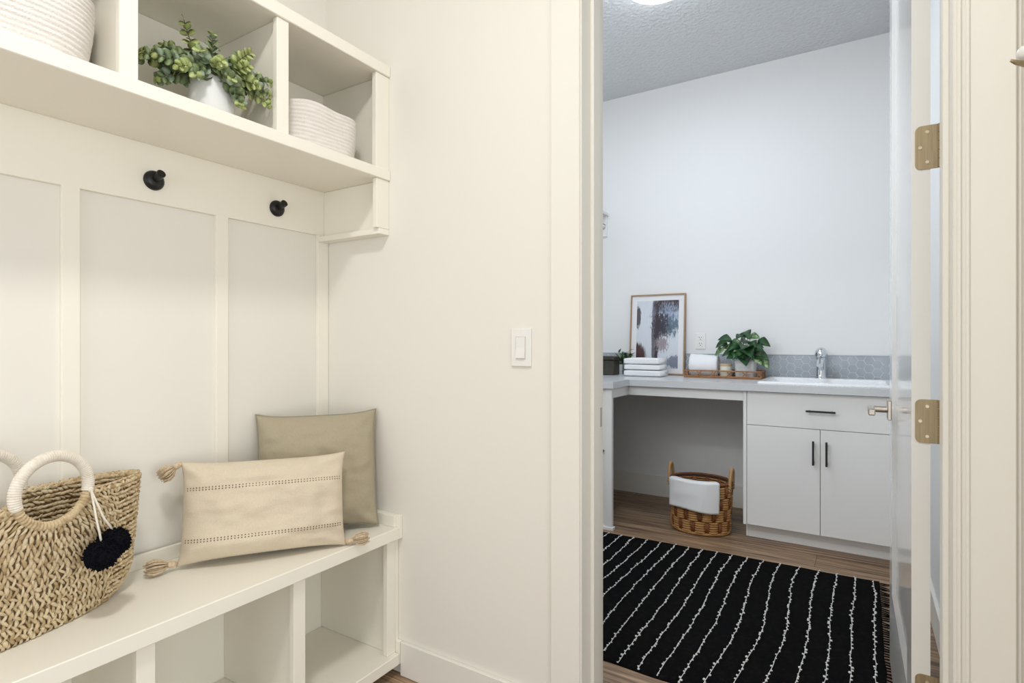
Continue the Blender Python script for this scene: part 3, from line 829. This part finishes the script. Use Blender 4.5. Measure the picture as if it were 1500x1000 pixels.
# ------------------------------------------------------------------ rug
rx0, rx1, ry0, ry1 = -1.42, .070, 1.850, 3.095
rg = thing('area_rug', (-.68, 2.47, 0), 'black woven rug with wavy white tufted stripes on the laundry floor', 'rug')
def rz(x, y): return .0075+.0022*noise.noise(Vector((x*4, y*4, 0)))+.0008*noise.noise(Vector((x*20, y*20, 3)))
bm = bmesh.new(); nx, ny = 150, 110
def rp(i, j):
    x = rx0+(rx1-rx0)*i/nx; y = ry0+(ry1-ry0)*j/ny
    e = .006*noise.noise(Vector((x*6, y*6, 8)))
    y2 = y+(x-rx0)*.030*(j/ny)+(e if j in (0, ny) else 0)-.0
    return x+(noise.noise(Vector((y*9, 0, 5)))*.006 if i in (0, nx) else 0), y2
top = [[bm.verts.new((*rp(i, j), rz(*rp(i, j))-(.003 if i in (0, nx) or j in (0, ny) else 0))) for j in range(ny+1)] for i in range(nx+1)]
bot = [[None]*(ny+1) for _ in range(nx+1)]
edge = [(i, 0) for i in range(nx)]+[(nx, j) for j in range(ny)]+[(i, ny) for i in range(nx, 0, -1)]+[(0, j) for j in range(ny, 0, -1)]
for i in range(nx):
    for j in range(ny): bm.faces.new((top[i][j], top[i+1][j], top[i+1][j+1], top[i][j+1]))
eb = [bm.verts.new((top[i][j].co.x, top[i][j].co.y, .0003)) for i, j in edge]
for k in range(len(edge)):
    a = edge[k]; b = edge[(k+1) % len(edge)]
    bm.faces.new((top[a[0]][a[1]], top[b[0]][b[1]], eb[(k+1) % len(edge)], eb[k]))
bm.faces.new(eb[::-1])
obj('rug_field', bm, M['rug'], rg, smooth=True)
rng = random.Random(21)
# oct tuft prototype
for si in range(19):
    xs = rx1-.028-si*.0768
    if xs < rx0+.02: break
    bm = bmesh.new(); y = ry0+.004; line = []; ph = rng.uniform(0, 9)
    def sxp(y): return xs+.026*noise.noise(Vector((y*1.9, si*.22, 2)))+.004*noise.noise(Vector((y*11, si*3.1, 4)))
    yend = ry1+(xs-rx0)*.030-.004
    while y < yend:
        p = Vector((sxp(y), y, rz(sxp(y), y)+.0012)); line.append(p); y += .012
    tube(bm, line, .0011, 5)
    y = ry0+.006
    while y < yend:
        r_ = rng.choice((.0030, .0036, .0042, .0050)); off = rng.choice((-1, 1, -.5, .5))*r_*.9
        x = sxp(y)+off
        ball(bm, (x, y, rz(x, y)+r_*.5), r_, 1, (1, 1, .75), .18)
        y += r_*2+rng.choice((.004, .007, .010, .016, .022))
    obj('tufted_stripe', bm, M['tuft'], rg, smooth=True)
bm = bmesh.new()
for k in range(62):
    y = ry0+.02+(ry1+.03-ry0-.03)*k/61; a = rng.uniform(-.012, .012)
    tube(bm, [(rx1-.003, y, .006), (rx1+.018, y+a*.6, .0045), (rx1+.04+rng.uniform(-.006, .006), y+a*1.6, .003)], [.0022, .0028, .0016], 5)
obj('fringe', bm, M['rug'], rg, smooth=True)

# ------------------------------------------------------------------ rope baskets on the shelf
def rope_basket(c, rx, ry, h, nco, label, seed, taper=.93):
    t = thing('rope_basket', c, label, 'basket', 'coiled cotton rope baskets on the shelf')
    bm = bmesh.new(); prof = []; k = h/nco
    def rad(z): return taper+(1-taper)*min(1, (z/h)*1.15)
    prof.append((.01, .0)); prof.append((rad(0)*.97, .0))
    for i in range(nco):
        for q in (-.38, -.15, .15, .38):
            z = (i+.5+q)*k; b = math.cos(q*PI)*.022-.012
            prof.append((rad(z)+b, z))
    prof += [(rad(h)-.01, h+.001), (rad(h)-.045, h+.001)]
    for i in range(nco-1, 0, -1):
        z = (i+.5)*k; prof += [(rad(z)-.07, z), (rad(z)-.062, z-k/2)]
    prof += [(.01, k*.7)]
    def jit(a, z, p):
        n_ = noise.noise(Vector((math.cos(a)*1.4+seed, math.sin(a)*1.4, z*7)))
        w = noise.noise(Vector((a*14, z*90, seed)))*.0007
        return Vector((p.x*(n_*.05+w*6), p.y*(n_*.05+w*6), n_*.006*(z/h)))
    lathe(bm, prof, (0, 0, 0), 120, rx, ry, 2.4, jit=jit)
    b0 = min(v.co.z for v in bm.verts)
    for v in bm.verts: v.co.z -= min(0, b0)
    obj('coiled_body', bm, M['rope'], t, smooth=True, local=True)
    return t
b1 = rope_basket((-1.535, .417, 1.7204), .142, .163, .168, 15, 'larger white rope basket in the leftmost visible cubby', 1)
bm = boxes((-1.545, -1.515, .576, .583, 1.838, 1.873), bev=.001); obj('leather_tab', bm, M['leather'], b1)
b2 = rope_basket((-1.545, 1.197, 1.7204), .140, .160, .137, 12, 'lower white rope basket in the rightmost cubby', 5)
bm = boxes((-1.552, -1.535, 1.352, 1.359, 1.800, 1.822), bev=.001); obj('leather_tab', bm, M['leather'], b2)

# ------------------------------------------------------------------ eucalyptus
ex, ey, ez = -1.490, .853, 1.7204
t = thing('potted_eucalyptus', (ex, ey, ez), 'round-leaved green plant in a white cylinder pot on the shelf', 'plant')
plant_pot('pot', t, (ex, ey, ez), .054, .0565, .126, M['pot'])
rng = random.Random(8); bl = bmesh.new(); bt = bmesh.new()
specs = []
# view-aligned axis: e1 ~ to the picture's right along the shelf
e1 = Vector((.45, .89, 0)).normalized(); e2 = Vector((.89, -.45, 0)).normalized()
for (a1, up, fr, L, dr_) in ((-1, .34, .1, .175, .15), (-1, .55, .0, .15, .5), (-.9, .15, .35, .11, .9), (-.8, .6, .3, .12, .5), (-.45, .9, -.2, .12, .5), (-.45, 1.9, .0, .15, -.1), (.0, 1.5, .2, .105, .1),
                           (.35, .7, .3, .11, .5), (.7, .6, .0, .13, .5), (1, .55, .2, .15, .45), (1, .3, .3, .15, .7), (1, .12, .25, .16, .9), (.6, .1, .6, .13, 2.3), (.5, .3, .7, .11, 2.6), (-.5, .3, .7, .10, .9),
                           (.1, .5, .8, .09, .8), (-.2, .6, .8, .09, .6), (.5, .5, -.4, .10, .5), (-.5, .5, -.4, .10, .5), (0, .7, -.4, .10, .4), (-.7, .35, .5, .12, .5), (.8, .4, .5, .12, .8), (-.3, .3, .9, .09, 1.3), (.3, .3, .9, .09, 1.1), (-1, .4, .4, .14, .35), (.55, .6, .5, .11, .4), (-.6, .7, .1, .11, .4), (.3, .9, .1, .09, .4), (-1, .02, .1, .11, .6)):
    if a1 > .5: L *= .82
    d = e1*a1+e2*fr*.8+Vector((0, 0, up*.75)); p0 = Vector((ex, ey, ez+.115))+Vector((d.x, d.y, 0)).normalized()*.022
    pts = curve(p0, d, L, dr_, 12); tube(bt, pts, [.0016]*9+[.0012]*4, 5)
    young = rng.random() < .3
    for k in range(3, 13):
        dd = (pts[k]-pts[k-1]).normalized(); _, s1, u1 = frame_of(dd)
        ph = (k % 2)*PI/2+rng.uniform(-.4, .4)
        sz = (.037-.021*(k/12))*rng.uniform(.85, 1.15)
        for q in (0, PI):
            ld = (s1*math.cos(ph+q)+u1*math.sin(ph+q))*.9+dd*.45
            mi = (2 if (young and k > 5) or k > 11 else (1 if rng.random() < .3 else 0))
            leaf(bl, pts[k], ld+e2*.15, e2*.9+dd*.35+Vector((rng.uniform(-.4, .4), rng.uniform(-.4, .4), rng.uniform(-.2, .5))), sz, sz*.95, 'round', mi, fold=.10, curl=.10, n=6)
fo = obj('foliage', bl, [M['eucA'], M['eucB'], M['eucC']], t, smooth='keep'); obj('stem', bt, M['stem'], t)

# ------------------------------------------------------------------ pillows
def pillow_mesh(W, H, T, ky, kx, n=56, wr=.004, seed=0, pw=.5):
    bm = bmesh.new(); m = int(n*H/W)
    def P(u, v, s):
        x = W/2*u*(1-kx*(1-v**4)*abs(u)**3); z = H/2*v*(1-ky*(1-u**4)*abs(v)**3)
        e = max(0, (1-u**4)*(1-v**4))
        t = T/2*e**pw*(.55+.45*max(0, (1-u*u)*(1-v*v))**.3)
        nz = noise.noise(Vector((u*2.2+seed, v*2.2, s*3.)))*wr*2+noise.noise(Vector((u*5+seed, v*7, s*3.+9)))*wr
        # gathers running into the corners
        cr = (abs(u)*abs(v))**3; nz += cr*wr*2.2*math.sin(14*(u-v if u*v > 0 else u+v)+seed)
        return Vector((x, s*(t+nz*min(1, e*3)), z))
    g = {}
    for s in (-1, 1):
        for i in range(n+1):
            for j in range(m+1):
                if s == 1 and (i in (0, n) or j in (0, m)): g[s, i, j] = g[-1, i, j]; continue
                u = -1+2*i/n; v = -1+2*j/m
                u = math.sin(u*PI/2)*.35+u*.65; v = math.sin(v*PI/2)*.35+v*.65
                p = P(u, v, s)
                if i in (0, n) or j in (0, m): p.y = 0
                g[s, i, j] = bm.verts.new(p)
    for s in (-1, 1):
        for i in range(n):
            for j in range(m): bm.faces.new((g[s, i, j], g[s, i+1, j], g[s, i+1, j+1], g[s, i, j+1]))
    return bm, P
# square pillow leaning in the corner. local x = along, y = away from viewer, z = up
def place(cx, cy, z0, along, lean, roll=0.):
    """base centre, direction along (2D), lean back angle"""
    xa = Vector((along[0], along[1], 0)).normalized(); za = Vector((0, 0, 1)); ya = za.cross(xa)
    m = basis((cx, cy, z0), xa, ya, za)
    return m @ Matrix.Rotation(-lean, 4, 'X') @ Matrix.Rotation(roll, 4, 'Y')
pm = place(-1.515, 1.224, .5095, (.27, .30), R(9), R(-1.0))
H2, W2 = .388, .385
p2 = thing('square_pillow', mat=pm, label='large olive beige square pillow standing in the bench corner', cat='pillow')
bm, P2 = pillow_mesh(W2, H2, .140, .075, .055, seed=3, wr=.006, pw=.47)
bmesh.ops.translate(bm, vec=(0, 0, H2/2), verts=bm.verts)
obj('cushion', bm, M['linen'], p2, smooth=True, local=True)
bm = bmesh.new(); pts = []
def outline(W, H, kx, ky, n=40):
    o = []
    for k in range(n): u = -1+2*k/n; o.append((W/2*u, -H/2*(1-ky*(1-u**4))))
    for k in range(n): v = -1+2*k/n; o.append((W/2*(1-kx*(1-v**4)), H/2*v))
    for k in range(n): u = 1-2*k/n; o.append((W/2*u, H/2*(1-ky*(1-u**4))))
    for k in range(n): v = 1-2*k/n; o.append((-W/2*(1-kx*(1-v**4)), H/2*v))
    return o
o_ = outline(W2, H2, .055, .075); tube(bm, [(x, 0, z+H2/2) for x, z in o_+o_[:1]], .0032, 7, cap=False)
obj('piping', bm, M['lpipe'], p2, smooth=True, local=True)

H1, W1 = .285, .455
pm = place(-1.470, 1.003, .512, (.545, .84), R(13), R(.9))
p1 = thing('lumbar_pillow', mat=pm, label='cream woven rectangular pillow with corner tassels lying on the bench', cat='pillow')
bm, P1 = pillow_mesh(W1, H1, .150, .075, .050, n=72, seed=9, wr=.0065, pw=.46)
bmesh.ops.translate(bm, vec=(0, 0, H1/2), verts=bm.verts)
obj('cushion', bm, M['cotton'], p1, smooth=True, local=True)
for vb in (-.53, .44):
    bm = bmesh.new()
    for dv in (-.022, .022):
        for k in range(50):
            u = -.93+1.86*k/49; p = P1(u, vb+dv, -1)+Vector((0, -.0002, H1/2))
            ball(bm, p, .0021, 1, (1.0, .5, .9))
    obj('stitching', bm, M['thread'], p1, local=True)
rng = random.Random(4)
def tassel(par, corner, d, L=.05, Wd=.020):
    bm = bmesh.new(); corner = Vector(corner); d = Vector(d).normalized(); _, s1, u1 = frame_of(d)
    tube(bm, [corner-d*.006, corner+d*.004, corner+d*.012, corner+d*.020], [.004, .0085, .0095, .0065], 10)
    for k in range(80):
        a = rng.uniform(0, 2*PI); r = math.sqrt(rng.random())
        o = s1*math.cos(a)+u1*math.sin(a); e = rng.uniform(.85, 1.1)
        pts = [corner+d*.016+o*r*.005, corner+d*(.016+L*.35)+o*r*Wd*.85, corner+d*(.016+L*.7)+o*r*Wd*1.05, corner+d*(.016+L*e)+o*r*Wd*.8]
        tube(bm, pts, [.0012, .0016, .0016, .001], 5)
    return obj('tassel', bm, M['tassel'], par, smooth=True, local=True)
tassel(p1, (-W1/2, 0, H1-.006), (-.8, -.25, -.62), .042, .022)
tassel(p1, (-W1/2-.002, -.004, .011), (-1, -.45, -.02), .052, .021)
tassel(p1, (W1/2, -.008, .011), (1, -.35, .12), .046, .020)

def settle(root, z0):
    lo = min((wmat(o) @ v.co).z for o in bpy.data.objects if o.parent == root for v in o.data.vertices)
    root.location.z += z0-lo
settle(p1, .5026); settle(p2, .5026)

# ------------------------------------------------------------------ straw bag
Hb = .283; bd = Vector((-.26, .966, 0)).normalized(); bn = Vector((bd.y, -bd.x, 0))
bagc = Vector((-1.548, .478, .5025))
bagm = basis(bagc, bd, -bn, Vector((0, 0, 1)))      # local x along, y away from viewer, z up
bag = thing('straw_bag', mat=bagm, label='woven straw tote bag with round rope handles on the bench', cat='bag')
def Lh(h):
    k = h/Hb; L = .222+.030*k
    if h < .075: q = 1-h/.075; L -= .062*(1-math.sqrt(max(0, 1-q*q)))
    return L
def Dh(h): k = h/Hb; return .052+.022*math.sin(PI*min(1, k*1.1)*.6)*(1) + .004*k
def Sb(s, h, side, off=0.):
    h_ = min(max(h, 0), Hb); L = Lh(h_); D = Dh(h_)
    prof = max(0, 1-abs(s)**2.3)**.62
    p = Vector((L*s, side*(D*prof+.003), h))
    e = .01; 
    s1, s0 = min(1, s+e), max(-1, s-e)
    tg = Vector((L*(s1-s0), side*D*(max(0, 1-abs(s1)**2.3)**.62-max(0, 1-abs(s0)**2.3)**.62), 0)).normalized()
    nrm = Vector((tg.y, -tg.x, 0)); 
    if nrm.y*side < 0: nrm = -nrm
    return p+nrm*off, tg, nrm
RC = Vector((-.002, 0, .308)); RR = .0735   # ring centre (x,z) and radius
def hole(p, m=0.): return (p.x-RC.x)**2+(p.z-RC.z)**2 < (RR+m)**2
# dark core shell with the half-moon cut-outs
bm = bmesh.new(); ns_, nh = 60, 36; vv = {}
for side in (-1, 1):
    for layer, off in ((0, 0.), (1, -.004)):
        for i in range(ns_+1):
            s = math.sin((-1+2*i/ns_)*PI/2)
            for j in range(nh+1):
                p, tg, nr = Sb(s, Hb*j/nh, side, off); vv[side, layer, i, j] = bm.verts.new(p)
    for layer in (0, 1):
        for i in range(ns_):
            for j in range(nh):
                q = [vv[side, layer, i, j], vv[side, layer, i+1, j], vv[side, layer, i+1, j+1], vv[side, layer, i, j+1]]
                c = sum((v.co for v in q), Vector())/4
                cc = Vector((c.x-(0 if side < 0 else -.035), 0, c.z))
                if hole(cc, -.004): continue
                bm.faces.new(q)
for i in range(ns_): bm.faces.new((vv[-1, 0, i, 0], vv[-1, 0, i+1, 0], vv[1, 0, i+1, 0], vv[1, 0, i, 0]))
obj('woven_core', bm, M['raffiadk'], bag, local=True, smooth='keep')
rng = random.Random(13)
def strand(bm, p, d, n_, L, w, th, mi=None):
    mi = rng.choice((0, 0, 0, 1, 1, 2)) if mi is None else mi
    s1 = d.cross(n_).normalized(); rings = []
    prof = ((-.5, .12, 0), (-.3, .75, .5), (0, 1., 1.), (.3, .75, .5), (.5, .12, 0))
    for (t_, k, up) in prof:
        c = p+d*(L*t_)+n_*(th*(up*1.2-.5))
        rings.append([bm.verts.new(c+s1*(w/2*k*math.cos(a))+n_*(th/2*k*math.sin(a))) for a in (0, PI*.33, PI*.67, PI, PI*1.5)])
    for a, b in zip(rings, rings[1:]):
        for j in range(5): bm.faces.new((a[j], a[(j+1) % 5], b[(j+1) % 5], b[j])).material_index = mi
def weave(bm, side, inside):
    off = -.0055 if inside else .001
    sg = -1 if inside else 1
    rowh = .0112; nrow = int(Hb/rowh)+1
    for r_ in range(nrow+1):
        h = min(Hb-.001, .004+r_*rowh)
        n = int(2*(Lh(h)+.03)/.0082)
        for k in range(n+1):
            s = math.sin((-1+2*(k+(.5 if r_ % 2 else 0))/n)*PI/2*.999) if k < n or not r_ % 2 else 1
            s = max(-.999, min(.999, s))
            p, tg, nr = Sb(s, h, side, off)
            cc = Vector((p.x+(0 if side < 0 else .035), 0, p.z))
            if hole(cc, .002): continue
            nr = nr*sg; up = Vector((0, 0, 1))
            if r_ >= nrow-1:   # rim braid lies along the edge
                ang_ = (28 if k % 2 else -28); L = .021
            elif inside or s > .62:
                ang_ = 18 if (r_ % 2) else -24; L = .021
            else:
                dirc = Vector((p.x-RC.x, p.z-RC.z)); dist = dirc.length
                fan = math.degrees(math.atan2(dirc.y, dirc.x)) if dist > 1e-4 else -90
                w_ = max(0, min(1, 1-(dist-RR)/.13))
                base = -90+(26 if r_ % 2 else -20)
                fan = (fan+360) % 360; base = (base+360) % 360
                ang_ = fan*w_+base*(1-w_)+rng.uniform(-10, 10)+(14 if k % 2 else -6)*(1-w_*.5); L = .030
            a = R(ang_+rng.uniform(-13, 13)); d = (tg*math.cos(a)*(1 if tg.x > 0 else -1)+up*math.sin(a)).normalized()
            if abs(d.dot(nr)) > .99: continue
            strand(bm, p+up*rng.uniform(-.0015, .0015), d, nr, L*rng.uniform(.85, 1.25), rng.uniform(.0052, .0100), rng.uniform(.0045, .0068))
for nm, side, ins in (('front_weave', -1, False), ('back_weave', 1, False), ('inner_weave', 1, True)):
    bm = bmesh.new(); weave(bm, side, ins)
    if nm == 'inner_weave': weave(bm, -1, True)
    for v in bm.verts: v.co.z = max(v.co.z, .0006)
    obj(nm, bm, [M['raffia'], M['raffia2'], M['raffia3']], bag, smooth=True, local=True)
# rim cord
for side in (-1, 1):
    bm = bmesh.new()
    for k in range(70):
        s = math.sin((-1+2*(k+.5)/70)*PI/2); p, tg, nr = Sb(s, Hb+.003, side, -.001)
        if hole(Vector((p.x+(0 if side < 0 else .035), 0, p.z)), .003): continue
        a = R(28 if k % 2 else -28); d = tg*math.cos(a)+Vector((0, 0, 1))*math.sin(a)
        strand(bm, p, d, Vector((0, 0, 1)).cross(tg).normalized()*(-1 if side > 0 else 1), .024, .010, .008)
    obj('rim_braid', bm, [M['raffia'], M['raffia2'], M['raffia3']], bag, smooth=True, local=True)
def ring_part(cx, cz, y0, a0, a1, r, wob, nturn, mi, lean=0.):
    bm = bmesh.new(); pts = []; rs = []; n = 240
    for k in range(n+1):
        a = R(a0+(a1-a0)*k/n); pts.append((cx+RR*math.cos(a), y0+lean*(RR*math.sin(a)), cz+RR*math.sin(a)))
        rs.append(r*(1+wob*math.sin(k/n*nturn*2*PI)))
    tube(bm, pts, rs, 14); return bm
for side, cx in ((-1, RC.x), (1, RC.x-.035)):
    yf = side*(Dh(Hb)*.99+.004)
    lower = obj('handle', ring_part(cx, RC.z, yf, 195, 345, .0095, .09, 26, 0), M['raffia'], bag, smooth=True, local=True)
    obj('cord_wrap', ring_part(cx, RC.z, yf, -14, 198, .0118, .045, 58, 0), M['wrap'], lower, smooth=True, local=True)
# pompom charm hanging from the front handle
def bagw(x, y, z): return bagm @ Vector((x, y, z))
hang = bagw(RC.x+RR*math.cos(R(-12)), -(Dh(Hb)*.99+.004)-.010, RC.z+RR*math.sin(R(-12)))
yfp = -(Dh(.16)+.060)
pA = bagw(.060, yfp-.002, .154); pB = bagw(.096, yfp+.010, .167)
pc = thing('pompom_charm', tuple(pA-Vector((0, 0, .035))), 'pair of black yarn pompoms hanging on white cord from the bag handle', 'charm')
for c in (pA, pB):
    bm = bmesh.new(); ball(bm, c, .032, 4, (1, 1, .96), .05)
    for k in range(500):
        a = rng.uniform(0, 2*PI); zc = rng.uniform(-1, 1); q = math.sqrt(1-zc*zc); d = Vector((q*math.cos(a), q*math.sin(a), zc))
        tube(bm, [c+d*.028, c+d*rng.uniform(.033, .0365)], [.0018, .0012], 4)
    obj('pompom', bm, M['yarnblack'], pc)
bm = bmesh.new()
tube(bm, [hang+Vector((0, 0, .002)), hang.lerp(pA, .45)+Vector((.004, 0, .0)), pA+Vector((0, 0, .026))], .0024, 8)
tube(bm, [hang+Vector((.002, -.002, .004)), hang.lerp(pB, .5)+Vector((.004, 0, .0)), pB+Vector((0, 0, .026))], .0024, 8)
ball(bm, hang, .006, 2, (1, 1, 1.2))
obj('cord', bm, M['wrap'], pc, smooth=True)

# ------------------------------------------------------------------ lights, world, camera
def area(name, loc, rot, size, power, col, shape='DISK', sy=None, spread=180):
    l = bpy.data.lights.new(name, 'AREA'); l.energy = power; l.color = col; l.shape = shape; l.size = size
    if sy: l.size_y = sy
    l.spread = R(spread)
    o = bpy.data.objects.new(name, l); COL.objects.link(o); o.location = loc; o.rotation_euler = rot; return o
area('mudroom_lamp_light', (-.42, .10, 2.885), (0, 0, 0), .30, 17, (1, .985, .96))
area('laundry_lamp_light', (-.88, 2.80, 2.885), (0, 0, 0), .32, 8.2, (.76, .865, 1))
area('side_fill_light', (2.58, -.3, 1.05), (R(90), 0, R(90)), 3.2, 46, (.97, 1, 1), 'RECTANGLE', 2.0)  # unseen panel added on the right as stand-in daylight, fills the cubbies
area('entry_fill_light', (-.75, -2.05, 1.0), (R(90), 0, 0), 1.9, 14, (.98, 1, 1), 'RECTANGLE', 1.9)  # unseen soft fill added behind the camera, standing in for daylight
area('laundry_fill_light', (-1.20, 1.60, 2.0), (R(90), 0, 0), 1.0, 12.5, (.88, .925, 1), 'RECTANGLE', 1.3)  # added unseen cool fill inside the doorway wall, lifts the cabinet fronts
w = bpy.data.worlds.new('world'); bpy.context.scene.world = w; w.use_nodes = True
w.node_tree.nodes['Background'].inputs[0].default_value = (.97, .99, 1, 1)
w.node_tree.nodes['Background'].inputs[1].default_value = .6

cam = bpy.data.cameras.new('camera'); co = bpy.data.objects.new('camera', cam); COL.objects.link(co)
co.location = (0, 0, 1.13); co.rotation_euler = (R(90), 0, R(32))
cam.sensor_width = 36; cam.lens = 36*820/1500; cam.clip_start = .02
sc = bpy.context.scene; sc.camera = co
sc.view_settings.view_transform = 'Standard'; sc.view_settings.look = 'None'
sc.view_settings.exposure = .22; sc.view_settings.gamma = 1
for o in bpy.data.objects:
    if '_m' in o: del o['_m']
